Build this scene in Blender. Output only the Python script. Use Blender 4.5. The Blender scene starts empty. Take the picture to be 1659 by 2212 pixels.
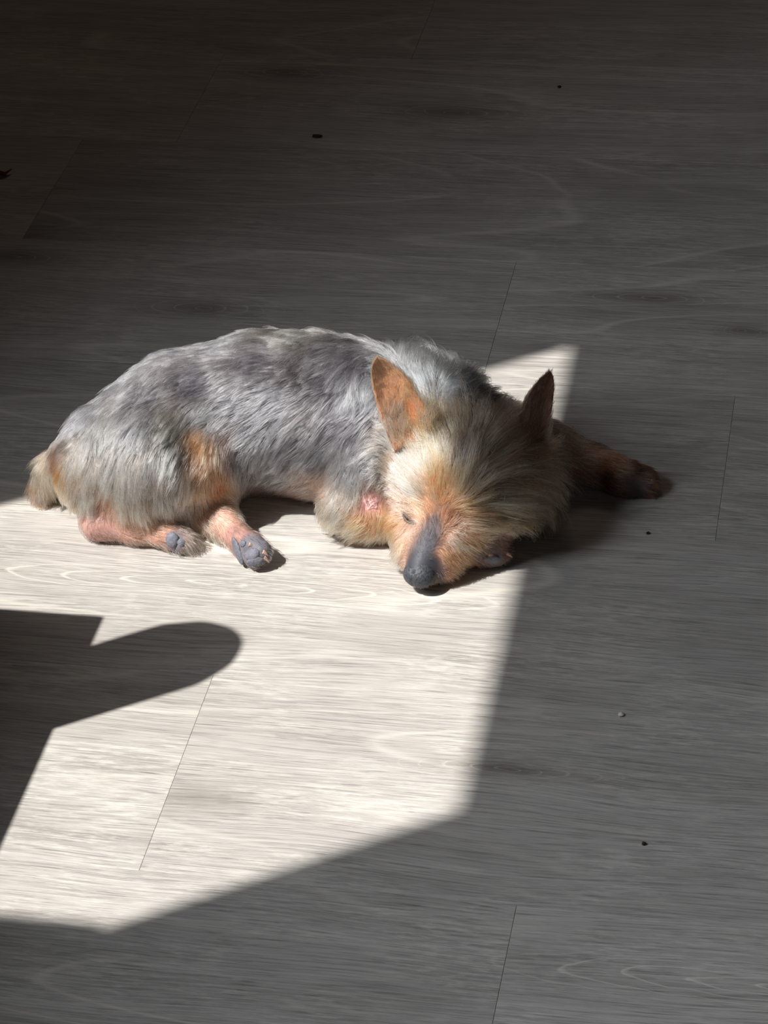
import bpy, bmesh, math
import numpy as np
from mathutils import Vector, Matrix

sc = bpy.context.scene
COL = sc.collection

# ---------------------------------------------------------------- camera
CAM_POS = (0.34, -1.40, 1.0036)
PITCH, YAW, ROLL, FOCAL_PX = 0.61192, -0.22254, -0.064756, 5500.0
cam_d = bpy.data.cameras.new('camera')
cam_d.sensor_fit = 'HORIZONTAL'
cam_d.sensor_width = 9.8
cam_d.lens = FOCAL_PX * 9.8 / 1659.0
cam_d.clip_start = 0.02
cam = bpy.data.objects.new('camera', cam_d)
COL.objects.link(cam)
fwd = Vector((math.sin(YAW) * math.cos(PITCH), math.cos(YAW) * math.cos(PITCH), -math.sin(PITCH)))
rgt = Vector((math.cos(YAW), -math.sin(YAW), 0))
upv = rgt.cross(fwd)
R_ = math.cos(ROLL) * rgt + math.sin(ROLL) * upv
U_ = -math.sin(ROLL) * rgt + math.cos(ROLL) * upv
m = Matrix((R_, U_, -fwd)).transposed().to_4x4()
m.translation = Vector(CAM_POS)
cam.matrix_world = m
sc.camera = cam

# ---------------------------------------------------------------- daylight
SUN_EL = math.radians(57)
SUN_AZ = math.atan(0.677)                      # the beam runs to the right and away
sun_dir = Vector((math.cos(SUN_AZ) * math.cos(SUN_EL), math.sin(SUN_AZ) * math.cos(SUN_EL), -math.sin(SUN_EL)))
sd = bpy.data.lights.new('sun', 'SUN')
sd.energy = 6.8
sd.angle = math.radians(0.38)
sd.color = (1.0, 0.975, 0.945)
sun = bpy.data.objects.new('sun', sd)
COL.objects.link(sun)
sun.rotation_euler = sun_dir.to_track_quat('-Z', 'Y').to_euler()
sun.location = (-1.5, -1.0, 2.0)

world = bpy.data.worlds.new('sky')
sc.world = world
world.use_nodes = True
bg = world.node_tree.nodes['Background']
bg.inputs[0].default_value = (0.62, 0.78, 1.0, 1)
bg.inputs[1].default_value = 1.0


def area(name, loc, target, sx, sy, watts, color, spread=180):
    d = bpy.data.lights.new(name, 'AREA')
    d.shape = 'RECTANGLE'
    d.size, d.size_y = sx, sy
    d.energy = watts
    d.color = color
    d.spread = math.radians(spread)
    o = bpy.data.objects.new(name, d)
    COL.objects.link(o)
    o.location = loc
    o.rotation_euler = (Vector(target) - Vector(loc)).to_track_quat('-Z', 'Y').to_euler()
    return o


# added fill light behind and to the right of the camera,
# and sky light through the tall window the sun shines through
area('right_fill', (1.77, -1.75, 1.0), (0.4, -0.75, 0.0), 1.2, 1.8, 1.9, (0.93, 0.97, 1.0))
area('window_daylight', (-1.0, -0.80, 0.86), (0.5, -0.60, 0.1), 0.5, 1.24, 15.0, (0.84, 0.915, 1.0), 125)

# dim warm fill light added at the far end to lift the dark floor
area('back_fill', (-0.3, 2.1, 2.1), (-0.1, 0.7, 0.0), 0.5, 0.5, 2.5, (1.0, 0.78, 0.64))

sc.view_settings.view_transform = 'Standard'
sc.view_settings.look = 'None'
sc.view_settings.gamma = 1
sc.view_settings.exposure = 0
sc.view_settings.use_curve_mapping = False
sc.cycles.max_bounces = 8
sc.cycles.diffuse_bounces = 4
sc.cycles.transmission_bounces = 6
sc.cycles.sample_clamp_indirect = 6


# ---------------------------------------------------------------- helpers
def lin(c):
    return tuple(((v / 255) / 12.92 if v / 255 <= .04045 else ((v / 255 + .055) / 1.055) ** 2.4) for v in c)


def new_mat(name):
    mt = bpy.data.materials.new(name)
    mt.use_nodes = True
    return mt, mt.node_tree, mt.node_tree.nodes['Principled BSDF']


def simple_mat(name, rgb, rough=.6, noise=.12, scale=60, bump=.1, spec=.5, sss=0):
    """one colour broken up by a fine procedural noise, with a little relief"""
    mt, nt, b = new_mat(name)
    tc = nt.nodes.new('ShaderNodeTexCoord')
    n = nt.nodes.new('ShaderNodeTexNoise')
    n.inputs['Scale'].default_value = scale
    n.inputs['Detail'].default_value = 5
    nt.links.new(tc.outputs['Object'], n.inputs['Vector'])
    r = nt.nodes.new('ShaderNodeValToRGB')
    c = np.array(lin(rgb))
    r.color_ramp.elements[0].position = .3
    r.color_ramp.elements[1].position = .7
    r.color_ramp.elements[0].color = (*(c * (1 - noise * 2)), 1)
    r.color_ramp.elements[1].color = (*np.minimum(c * (1 + noise), 1), 1)
    nt.links.new(n.outputs['Fac'], r.inputs['Fac'])
    nt.links.new(r.outputs['Color'], b.inputs['Base Color'])
    b.inputs['Roughness'].default_value = rough
    b.inputs['Specular IOR Level'].default_value = spec
    if sss:
        b.inputs['Subsurface Weight'].default_value = sss
        b.inputs['Subsurface Radius'].default_value = (.006, .002, .001)
    if bump:
        bp = nt.nodes.new('ShaderNodeBump')
        bp.inputs['Strength'].default_value = bump
        bp.inputs['Distance'].default_value = .001
        nt.links.new(n.outputs['Fac'], bp.inputs['Height'])
        nt.links.new(bp.outputs['Normal'], b.inputs['Normal'])
    return mt


def link_mesh(name, bm, mat, parent=None, smooth=False, kind=None):
    me = bpy.data.meshes.new(name)
    if smooth:
        for f in bm.faces:
            f.smooth = True
    bm.to_mesh(me)
    bm.free()
    o = bpy.data.objects.new(name, me)
    COL.objects.link(o)
    if mat:
        me.materials.append(mat)
    if parent:
        o.parent = parent
        o.matrix_parent_inverse = parent.matrix_world.inverted() if False else Matrix.Translation(-parent.location)
    if kind:
        o['kind'] = kind
    return o


def add_box(bm, lo, hi, bevel=0, seg=1):
    lo, hi = Vector(lo), Vector(hi)
    g = bmesh.ops.create_cube(bm, size=1, matrix=Matrix.Translation((lo + hi) / 2) @ Matrix.Diagonal((*(hi - lo), 1)))
    if bevel:
        es = list({e for v in g['verts'] for e in v.link_edges})
        bmesh.ops.bevel(bm, geom=es, offset=bevel, segments=seg, affect='EDGES', profile=.6)


def box(name, lo, hi, mat, bevel=0, seg=2, parent=None, kind=None):
    bm = bmesh.new()
    add_box(bm, lo, hi, bevel, seg)
    return link_mesh(name, bm, mat, parent, kind=kind)


def thing(name, loc, label, cat):
    o = bpy.data.objects.new(name, None)
    COL.objects.link(o)
    o.location = loc
    o.empty_display_size = .05
    o['label'] = label
    o['category'] = cat
    return o


# ---------------------------------------------------------------- materials of the room
def plank_material():
    mt, nt, b = new_mat('limed_oak_vinyl')
    L, N = nt.links, nt.nodes

    def math_(op, a, bb=None, c=None):
        n = N.new('ShaderNodeMath')
        n.operation = op
        for i, v in enumerate((a, bb, c)):
            if v is None:
                continue
            if isinstance(v, (int, float)):
                n.inputs[i].default_value = v
            else:
                L.new(v, n.inputs[i])
        return n.outputs[0]

    def noise(vec, scale, detail=4, rough=.55, dist=0):
        n = N.new('ShaderNodeTexNoise')
        n.inputs['Scale'].default_value = scale
        n.inputs['Detail'].default_value = detail
        n.inputs['Roughness'].default_value = rough
        n.inputs['Distortion'].default_value = dist
        L.new(vec, n.inputs['Vector'])
        return n.outputs['Fac']

    def ramp(fac, stops):
        n = N.new('ShaderNodeValToRGB')
        cr = n.color_ramp
        while len(cr.elements) < len(stops):
            cr.elements.new(.5)
        for e, (p, v) in zip(cr.elements, stops):
            e.position = p
            e.color = (*(v if isinstance(v, tuple) else (v, v, v)), 1)
        L.new(fac, n.inputs['Fac'])
        return n.outputs['Color']

    tc = N.new('ShaderNodeTexCoord')
    oi = N.new('ShaderNodeObjectInfo')
    # every plank shows another stretch of wood: shift by its own random number
    off = N.new('ShaderNodeVectorMath')
    off.operation = 'MULTIPLY_ADD'
    cmb = N.new('ShaderNodeCombineXYZ')
    for i in range(3):
        L.new(oi.outputs['Random'], cmb.inputs[i])
    L.new(cmb.outputs[0], off.inputs[0])
    off.inputs[1].default_value = (37, 19, 11)
    L.new(tc.outputs['Object'], off.inputs[2])
    P = off.outputs[0]

    def scaled(sx, sy, src=None):
        n = N.new('ShaderNodeVectorMath')
        n.operation = 'MULTIPLY'
        n.inputs[1].default_value = (sx, sy, 1)
        L.new(src or P, n.inputs[0])
        return n.outputs[0]

    # slow waviness of the grain
    wav = noise(scaled(2.2, 7), 1.0, 2, .5)
    sep = N.new('ShaderNodeSeparateXYZ')
    L.new(P, sep.inputs[0])
    ywarp = math_('MULTIPLY_ADD', math_('SUBTRACT', wav, .5), .05, sep.outputs['Y'])
    cw = N.new('ShaderNodeCombineXYZ')
    L.new(sep.outputs['X'], cw.inputs[0])
    L.new(ywarp, cw.inputs[1])
    W = cw.outputs[0]
    rings = noise(scaled(1.1, 7, W), 1.0, 1.5, .4, .2)          # growth-ring bands, cathedral arches
    band = noise(scaled(1.6, 70, W), 1.0, 3, .6)
    fine = noise(scaled(11, 640, W), 1.0, 4, .65)
    pores = noise(scaled(28, 1500, W), 1.0, 2, .6)
    blot = noise(scaled(6, 22), 1.0, 4, .6)
    weave = noise(scaled(420, 420), 1.0, 2, .6)                 # embossed cross texture
    # dark and limed white veins
    veins = ramp(math_('FRACT', math_('MULTIPLY', rings, 13.0)), [(0, 0.0), (.07, 1.0), (.14, .2), (.45, 0.0), (1, 0.0)])
    vmask = ramp(noise(scaled(1.6, 9), 1.0, 2), [(.44, .12), (.56, 1.0)])
    chalk = math_('MULTIPLY', ramp(noise(scaled(60, 420), 1.0, 3, .7), [(.46, 0.0), (.66, 1.0)]), ramp(noise(scaled(9, 20), 1.0, 3), [(.42, .12), (.6, 1.0)]))
    # knots
    vor = N.new('ShaderNodeTexVoronoi')
    vor.inputs['Scale'].default_value = 1
    vor.inputs['Randomness'].default_value = 1
    L.new(scaled(2.3, 6.2, W), vor.inputs['Vector'])
    knot = ramp(vor.outputs['Distance'], [(0.0, 1.0), (.05, .7), (.13, .15), (.22, 0.0)])

    base = ramp(math_('ADD', math_('MULTIPLY', band, .55), math_('MULTIPLY', blot, .45)),
                [(.28, lin((153, 147, 141))), (.46, lin((166, 161, 155))), (.56, lin((175, 170, 164))), (.74, lin((188, 183, 176)))])

    def mixc(kind, a, bcol, fac):
        n = N.new('ShaderNodeMix')
        n.data_type = 'RGBA'
        n.blend_type = kind
        for sock, v in ((n.inputs[0], fac), (n.inputs[6], a), (n.inputs[7], bcol)):
            if isinstance(v, tuple):
                sock.default_value = (*v, 1)
            elif isinstance(v, (int, float)):
                sock.default_value = v
            else:
                L.new(v, sock)
        return n.outputs[2]

    c = mixc('MULTIPLY', base, ramp(fine, [(.34, .62), (.46, .92), (.54, 1.0), (.66, 1.18)]), .9)
    c = mixc('MULTIPLY', c, ramp(pores, [(.34, .35), (.44, 1.0), (1, 1.0)]), .65)
    c = mixc('MIX', c, lin((222, 216, 204)), math_('MULTIPLY', math_('MULTIPLY', veins, vmask), .42))
    c = mixc('MIX', c, lin((226, 222, 212)), math_('MULTIPLY', chalk, .38))
    c = mixc('MULTIPLY', c, ramp(noise(scaled(1.5, 40, W), 1, 3), [(.30, .88), (.42, 1.0)]), .5)
    c = mixc('MIX', c, lin((96, 84, 74)), math_('MULTIPLY', knot, .55))
    # single knots and cathedral figures of the printed wood, where they lie on the floor (x, y, half length, half width)
    KNOTS = [(0.1749, 0.2983, 0.034, 0.0085), (0.147, -0.2599, 0.03, 0.0055), (-0.3481, 0.3153, 0.03, 0.008), (-0.1707, 0.2511, 0.03, 0.01), (0.2538, 0.2577, 0.012, 0.006), (-0.1947, 0.6706, 0.03, 0.01), (-0.023, 0.6029, 0.035, 0.01)]
    ARCHES = [(-0.0705, -0.0992, 0.19, 0.019), (0.3217, -0.4175, 0.16, 0.018)]
    geo = N.new('ShaderNodeNewGeometry')
    wob = N.new('ShaderNodeVectorMath')
    wob.operation = 'MULTIPLY_ADD'
    nz = N.new('ShaderNodeTexNoise')
    nz.inputs['Scale'].default_value = 22
    nz.inputs['Detail'].default_value = 4
    L.new(geo.outputs['Position'], nz.inputs['Vector'])
    L.new(nz.outputs['Color'], wob.inputs[0])
    wob.inputs[1].default_value = (.03, .010, 0)
    L.new(geo.outputs['Position'], wob.inputs[2])

    def ellipse(cx, cy, sx, sy):
        mp = N.new('ShaderNodeVectorMath')
        mp.operation = 'MULTIPLY_ADD'
        L.new(wob.outputs[0], mp.inputs[0])
        mp.inputs[1].default_value = (1 / sx, 1 / sy, 0)
        mp.inputs[2].default_value = (-(cx + .015) / sx, -(cy + .005) / sy, 0)
        ln = N.new('ShaderNodeVectorMath')
        ln.operation = 'LENGTH'
        L.new(mp.outputs[0], ln.inputs[0])
        return ln.outputs['Value']

    for kx, ky, ks, kt in KNOTS:
        r_ = ellipse(kx, ky, ks, kt)
        c = mixc('MIX', c, lin((82, 74, 68)), math_('MULTIPLY', ramp(math_('MULTIPLY', r_, .25), [(0, 1.0), (.12, .75), (.3, .35), (.6, 0.0)]), .7))
        c = mixc('MIX', c, lin((214, 206, 194)), math_('MULTIPLY', ramp(math_('FRACT', math_('MULTIPLY', r_, 2.0)), [(0, 0.0), (.42, 0.0), (.5, .8), (.58, 0.0)]), ramp(math_('MULTIPLY', r_, .25), [(0, .5), (.25, .5), (.7, 0.0)])))
    for kx, ky, ks, kt in ARCHES:
        r_ = ellipse(kx, ky, ks, kt)
        fade = ramp(math_('MULTIPLY', r_, .6), [(0, .65), (.45, .55), (.75, 0.0)])
        c = mixc('MIX', c, lin((226, 220, 208)), math_('MULTIPLY', ramp(math_('FRACT', math_('MULTIPLY', r_, 4.5)), [(0, 0.0), (.40, 0.0), (.5, .9), (.56, 0.0)]), fade))
        c = mixc('MULTIPLY', c, (.84, .83, .82), math_('MULTIPLY', ramp(math_('FRACT', math_('MULTIPLY', r_, 4.5)), [(0, .1), (.3, 1.0), (.42, .1), (1, 0.0)]), math_('MULTIPLY', fade, .6)))
    # plank to plank tone
    tone = N.new('ShaderNodeMapRange')
    tone.inputs['To Min'].default_value = .88
    tone.inputs['To Max'].default_value = 1.1
    L.new(math_('FRACT', math_('MULTIPLY', oi.outputs['Random'], 7.31)), tone.inputs['Value'])
    sc_ = N.new('ShaderNodeVectorMath')
    sc_.operation = 'SCALE'
    L.new(c, sc_.inputs[0])
    L.new(tone.outputs[0], sc_.inputs['Scale'])
    L.new(sc_.outputs[0], b.inputs['Base Color'])
    b.inputs['Roughness'].default_value = .5
    b.inputs['Specular IOR Level'].default_value = .35
    h = math_('ADD', math_('MULTIPLY', fine, .5), math_('ADD', math_('MULTIPLY', pores, .4), math_('MULTIPLY', weave, .12)))
    bp = N.new('ShaderNodeBump')
    bp.inputs['Strength'].default_value = .8
    bp.inputs['Distance'].default_value = .0006
    L.new(h, bp.inputs['Height'])
    L.new(bp.outputs['Normal'], b.inputs['Normal'])
    return mt


M_plank = plank_material()
M_core = simple_mat('plank_joint_core', (110, 102, 95), .9)  # plain core colour under the plank joints
M_wall = simple_mat('warm_brown_wall', (76, 58, 46), .95, .04, 30, .05)
M_ceil = simple_mat('ceiling_paint', (84, 68, 56), .95, .03, 20, .05)
M_frame = simple_mat('white_window_frame', (225, 225, 222), .4, .03, 40, .02)
M_wood = simple_mat('blocker_wood', (92, 62, 42), .5, .2, 25, .1)
M_blocker = simple_mat('stoneware', (150, 140, 128), .5, .1, 40, .1)

# ---------------------------------------------------------------- floor of single planks
PW = 0.18                     # plank width
Y0 = 2.1065 - 1.40            # far seam reference
XO = 0.34
SEAM = lambda k: Y0 - k * PW
floor = box('floor', (-1.0, -3.1, -.012), (1.8, 2.4, -.0045), M_core, kind='structure')
JOINTS = {-1: -.4236, 1: -.6846, 2: -.2743, 3: -.0887, 5: -.3903, 6: -.1708, 0: .62, 4: .43, 7: .35, -2: -1.1, -3: .1, 8: -.5, 9: .1}
PL = 1.22


def plank_mesh(L):
    bm = bmesh.new()
    add_box(bm, (-L / 2 + .00006, -PW / 2 + .00006, -.0048), (L / 2 - .00006, PW / 2 - .00006, 0))
    top = [f for f in bm.faces if f.normal.z > .9][0]
    bmesh.ops.bevel(bm, geom=list(top.edges), offset=.00022, segments=1, affect='EDGES', profile=.5)
    me = bpy.data.meshes.new('plank')
    bm.to_mesh(me)
    bm.free()
    me.materials.append(M_plank)
    return me


plank_me = plank_mesh(PL)
for k in range(-9, 22):
    y = SEAM(k) - PW / 2
    if y < -3.0 or y > 2.35:
        continue
    j = JOINTS.get(k, (k * .5077 + .2) % 1.22 - .6) + XO
    x = j - PL * math.ceil((j + 1.0) / PL)
    while x < 1.8:
        xa, xb = max(x, -1.0), min(x + PL, 1.8)
        me = plank_me if xb - xa > PL - 1e-4 else None
        if xb - xa > .02:
            o = bpy.data.objects.new('plank', me or plank_mesh(xb - xa))
            COL.objects.link(o)
            o.parent = floor
            o.location = ((xa + xb) / 2, y, 0)
        x += PL

# ---------------------------------------------------------------- walls; the sun comes through a tall narrow window in the left wall
XW = -.96
XE = 0.1238                                             # where the lintel's shadow falls on the floor
T = 0.09                                                # wall thickness
WY1 = 0.1385 + 0.677 * (XW - 0.0)                       # far jamb
WY0 = -0.3827 + 0.677 * (XW - T)                        # near jamb
WH = (XE - XW + T) / math.cos(SUN_AZ) * math.tan(SUN_EL)    # lintel height
bm = bmesh.new()
add_box(bm, (XW - T, -3.1, 0), (XW, WY0, 2.5))
add_box(bm, (XW - T, WY1, 0), (XW, 2.4, 2.5))
add_box(bm, (XW - T, WY0, WH), (XW, WY1, 2.5))
link_mesh('wall_left', bm, M_wall, kind='structure')
box('wall_back', (XW - T, 2.4, 0), (1.89, 2.49, 2.5), M_wall, kind='structure')
box('wall_front', (XW - T, -3.19, 0), (1.89, -3.1, 2.5), M_wall, kind='structure')
box('wall_right', (1.8, -3.1, 0), (1.89, 2.4, 2.5), M_wall, kind='structure')
added_door = bpy.data.objects.new('added_door_1', None)  # unseen frame added around the right-hand fill light
COL.objects.link(added_door)
added_door.location = (1.8, -1.75, 0)
added_door['kind'] = 'structure'
for lo, hi in (((1.74, -2.42, .0), (1.81, -2.36, 2.02)), ((1.74, -1.14, .0), (1.81, -1.08, 2.02)), ((1.74, -2.36, 1.96), (1.81, -1.14, 2.02))):
    box('added_frame', lo, hi, M_frame, .004, parent=added_door)
box('ceiling', (XW - T, -3.19, 2.5), (1.89, 2.49, 2.56), M_ceil, kind='structure')
win = bpy.data.objects.new('window_1', None)
COL.objects.link(win)
win.location = (XW - T, (WY0 + WY1) / 2, 0)
win['kind'] = 'structure'
box('window_sill', (XW - T - .05, WY0 - .02, -.012), (XW - T, WY1 + .02, .012), M_frame, .003, parent=win, kind='structure')
# door leaf: unseen blocker invented to keep window light off the far floor
leaf_n = Vector((-math.sin(SUN_AZ), math.cos(SUN_AZ), 0))
leaf_d = Vector((math.cos(SUN_AZ), math.sin(SUN_AZ), 0))
hinge = Vector((XW + .004, WY1 + .012, .012))
dl = bpy.data.objects.new('added_door_2', None)
COL.objects.link(dl)
dl.location = hinge
dl['kind'] = 'structure'


def leaf_box(name, a0, a1, n0, n1, z0, z1, mat):
    bm = bmesh.new()
    add_box(bm, (a0, n0, z0), (a1, n1, z1), .003)
    bmesh.ops.transform(bm, matrix=Matrix.Translation(hinge) @ Matrix.Rotation(SUN_AZ, 4, 'Z'), verts=bm.verts)
    return link_mesh(name, bm, mat, parent=dl, kind='structure')


leaf_box('blocker_leaf', 0, .50, 0, .038, 0, 2.15, M_wood)
for z0, z1 in ((.12, .98), (1.10, 2.03)):
    leaf_box('blocker_panel', .08, .39, -.004, .0, z0, z1, M_wood)

# unseen block added on the near jamb to trim the beam's edge
LX = -.0542 - 1.6 / math.tan(SUN_EL) * math.cos(SUN_AZ)
LY = -.4160 - 1.6 / math.tan(SUN_EL) * math.sin(SUN_AZ)
box('jamb_blocker', (XW - T + .01, WY0 - .02, 1.45), (LX, LY, 1.6), M_frame, .008, parent=win)

# ---------------------------------------------------------------- the dog's skeleton and groom (metres)
PRIMS = [
    [-0.15445, -0.01784, 0.042, 0.036, -0.11663, 0.01456, 0.05, 0.046, 0.006],
    [-0.11663, 0.01456, 0.05, 0.046, -0.06685, 0.02807, 0.053, 0.05, 0.006],
    [-0.06685, 0.02807, 0.053, 0.05, -0.02115, 0.02871, 0.053, 0.049, 0.006],
    [-0.02115, 0.02871, 0.053, 0.049, 0.02225, 0.02197, 0.052, 0.047, 0.006],
    [0.02225, 0.02197, 0.052, 0.047, 0.05571, 0.0136, 0.05, 0.042, 0.006],
    [0.05571, 0.0136, 0.05, 0.042, 0.08159, 0.00106, 0.05, 0.035, 0.006],
    [-0.14582, -0.00268, 0.044, 0.034, -0.1645, -0.02719, 0.038, 0.031, 0.006],
    [0.03273, -0.0033, 0.04, 0.036, 0.07736, -0.01485, 0.036, 0.03, 0.006],
    [-0.02045, 0.01979, 0.036, 0.034, 0.03145, 0.0025, 0.036, 0.033, 0.006],
    [0.0841, -0.01323, 0.056, 0.033, 0.08105, -0.0347, 0.048, 0.032, 0.004],
    [0.06179, -0.03332, 0.04, 0.022, 0.10421, -0.03642, 0.036, 0.024, 0.005],
    [0.08612, -0.04074, 0.032, 0.025, 0.07662, -0.05988, 0.026, 0.019, 0.005],
    [0.07444, -0.05519, 0.03, 0.018, 0.06815, -0.07341, 0.02, 0.0125, 0.003],
    [0.06815, -0.07341, 0.02, 0.0125, 0.06474, -0.08902, 0.0138, 0.0098, 0.003],
    [0.08544, -0.0584, 0.02, 0.017, 0.07663, -0.07803, 0.012, 0.011, 0.003],
    [0.05322, -0.05159, 0.022, 0.015, 0.05448, -0.07175, 0.012, 0.0085, 0.003],
    [0.09947, -0.0471, 0.03, 0.02, 0.11092, -0.01925, 0.034, 0.02, 0.005],
    [0.02818, -0.01025, 0.05, 0.028, 0.01649, -0.02335, 0.024, 0.021, 0.004],
    [0.01649, -0.02335, 0.024, 0.021, 0.02073, -0.0309, 0.017, 0.0155, 0.004],
    [0.02073, -0.0309, 0.017, 0.0155, 0.04637, -0.03303, 0.014, 0.0135, 0.004],
    [0.04637, -0.03303, 0.014, 0.0135, 0.08983, -0.04927, 0.01, 0.0095, 0.004],
    [0.00349, -0.03026, 0.024, 0.016, 0.01763, -0.03104, 0.018, 0.015, 0.004],
    [0.08983, -0.04927, 0.01, 0.009, 0.10697, -0.05559, 0.0095, 0.0092, 0.004],
    [0.1018, 0.04181, 0.03, 0.024, 0.12928, 0.05109, 0.02, 0.0165, 0.004],
    [0.12928, 0.05109, 0.02, 0.0165, 0.15177, 0.05093, 0.014, 0.0115, 0.004],
    [0.15177, 0.05093, 0.014, 0.0115, 0.17167, 0.04533, 0.0115, 0.0095, 0.004],
    [0.17167, 0.04533, 0.0115, 0.0095, 0.18521, 0.03829, 0.0115, 0.0105, 0.004],
    [-0.14953, -0.02016, 0.042, 0.036, -0.12338, -0.02445, 0.046, 0.037, 0.005],
    [-0.12338, -0.02445, 0.046, 0.037, -0.09947, -0.0264, 0.046, 0.025, 0.005],
    [-0.09928, -0.01493, 0.044, 0.02, -0.0919, -0.02143, 0.026, 0.016, 0.004],
    [-0.0919, -0.02143, 0.026, 0.016, -0.08894, -0.02884, 0.014, 0.011, 0.004],
    [-0.106, -0.02308, 0.028, 0.022, -0.13496, -0.03984, 0.022, 0.02, 0.004],
    [-0.13496, -0.03984, 0.022, 0.02, -0.15726, -0.04476, 0.016, 0.015, 0.004],
    [-0.15726, -0.04476, 0.016, 0.015, -0.16349, -0.05414, 0.0105, 0.0098, 0.004],
    [-0.16384, -0.05636, 0.0105, 0.0095, -0.13812, -0.05753, 0.0095, 0.008, 0.003],
    [-0.13812, -0.05753, 0.0095, 0.008, -0.11804, -0.05962, 0.0095, 0.0078, 0.003],
    [-0.09526, -0.0323, 0.014, 0.012, -0.07953, -0.04419, 0.012, 0.01, 0.003],
    [-0.07953, -0.04419, 0.012, 0.01, -0.063, -0.06253, 0.011, 0.0085, 0.003],
    [-0.11434, -0.0344, 0.014, 0.012, -0.09239, -0.03772, 0.013, 0.011, 0.004],
    [-0.18693, -0.01821, 0.038, 0.014, -0.20285, -0.01473, 0.026, 0.0105, 0.003],
    [-0.20285, -0.01473, 0.026, 0.0105, -0.21235, -0.01437, 0.011, 0.0075, 0.003],
    [-0.21235, -0.01437, 0.011, 0.0075, -0.21324, -0.02079, 0.0075, 0.0045, 0.003],
    [-0.06238, -0.06246, 0.011, 0.0085, -0.05238, -0.07071, 0.012, 0.008, 0.0012],
    [-0.05259, -0.06947, 0.013, 0.007, -0.04443, -0.07473, 0.0125, 0.0062, 0.0012],
    [-0.05413, -0.07079, 0.01, 0.007, -0.04592, -0.07639, 0.009, 0.0062, 0.0012],
    [-0.05803, -0.06846, 0.008, 0.007, -0.04989, -0.07899, 0.0075, 0.006, 0.0012],
    [-0.11781, -0.06029, 0.01, 0.0085, -0.10809, -0.0632, 0.009, 0.0078, 0.0012],
    [-0.10863, -0.0611, 0.009, 0.007, -0.09921, -0.06441, 0.0075, 0.0062, 0.0012],
    [-0.11047, -0.06229, 0.007, 0.007, -0.10267, -0.06769, 0.0065, 0.0058, 0.0012],
    [0.18191, 0.0394, 0.0105, 0.0095, 0.19576, 0.04383, 0.0085, 0.0072, 0.0012],
    [0.18203, 0.03828, 0.0105, 0.0095, 0.20154, 0.04028, 0.0075, 0.0065, 0.0012],
    [0.18371, 0.0375, 0.01, 0.009, 0.19992, 0.03438, 0.0068, 0.0062, 0.0012],
    [0.18054, 0.03733, 0.0095, 0.0085, 0.18965, 0.03257, 0.0065, 0.006, 0.0012],
    [0.10292, -0.05342, 0.0095, 0.0088, 0.11157, -0.05294, 0.011, 0.0055, 0.0012],
    [0.10472, -0.05515, 0.009, 0.0085, 0.11543, -0.0543, 0.0085, 0.0055, 0.0012],
    [0.10319, -0.05552, 0.008, 0.0078, 0.11109, -0.05674, 0.0065, 0.0056, 0.0012],
    [0.09974, -0.05328, 0.008, 0.0078, 0.10294, -0.0583, 0.0062, 0.0055, 0.0012]]
EARS = [[[0.0547, -0.02808, 0.076], [0.03126, -0.02744, 0.138], [1.01668, 0.1165, 0.36441], 0.0275, 0.007, 0.002], [[0.12182, -0.00919, 0.056], [0.13931, 0.00814, 0.112], [0.90876, 0.54942, -0.1315], 0.0225, 0.006, 0.002]]
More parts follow.
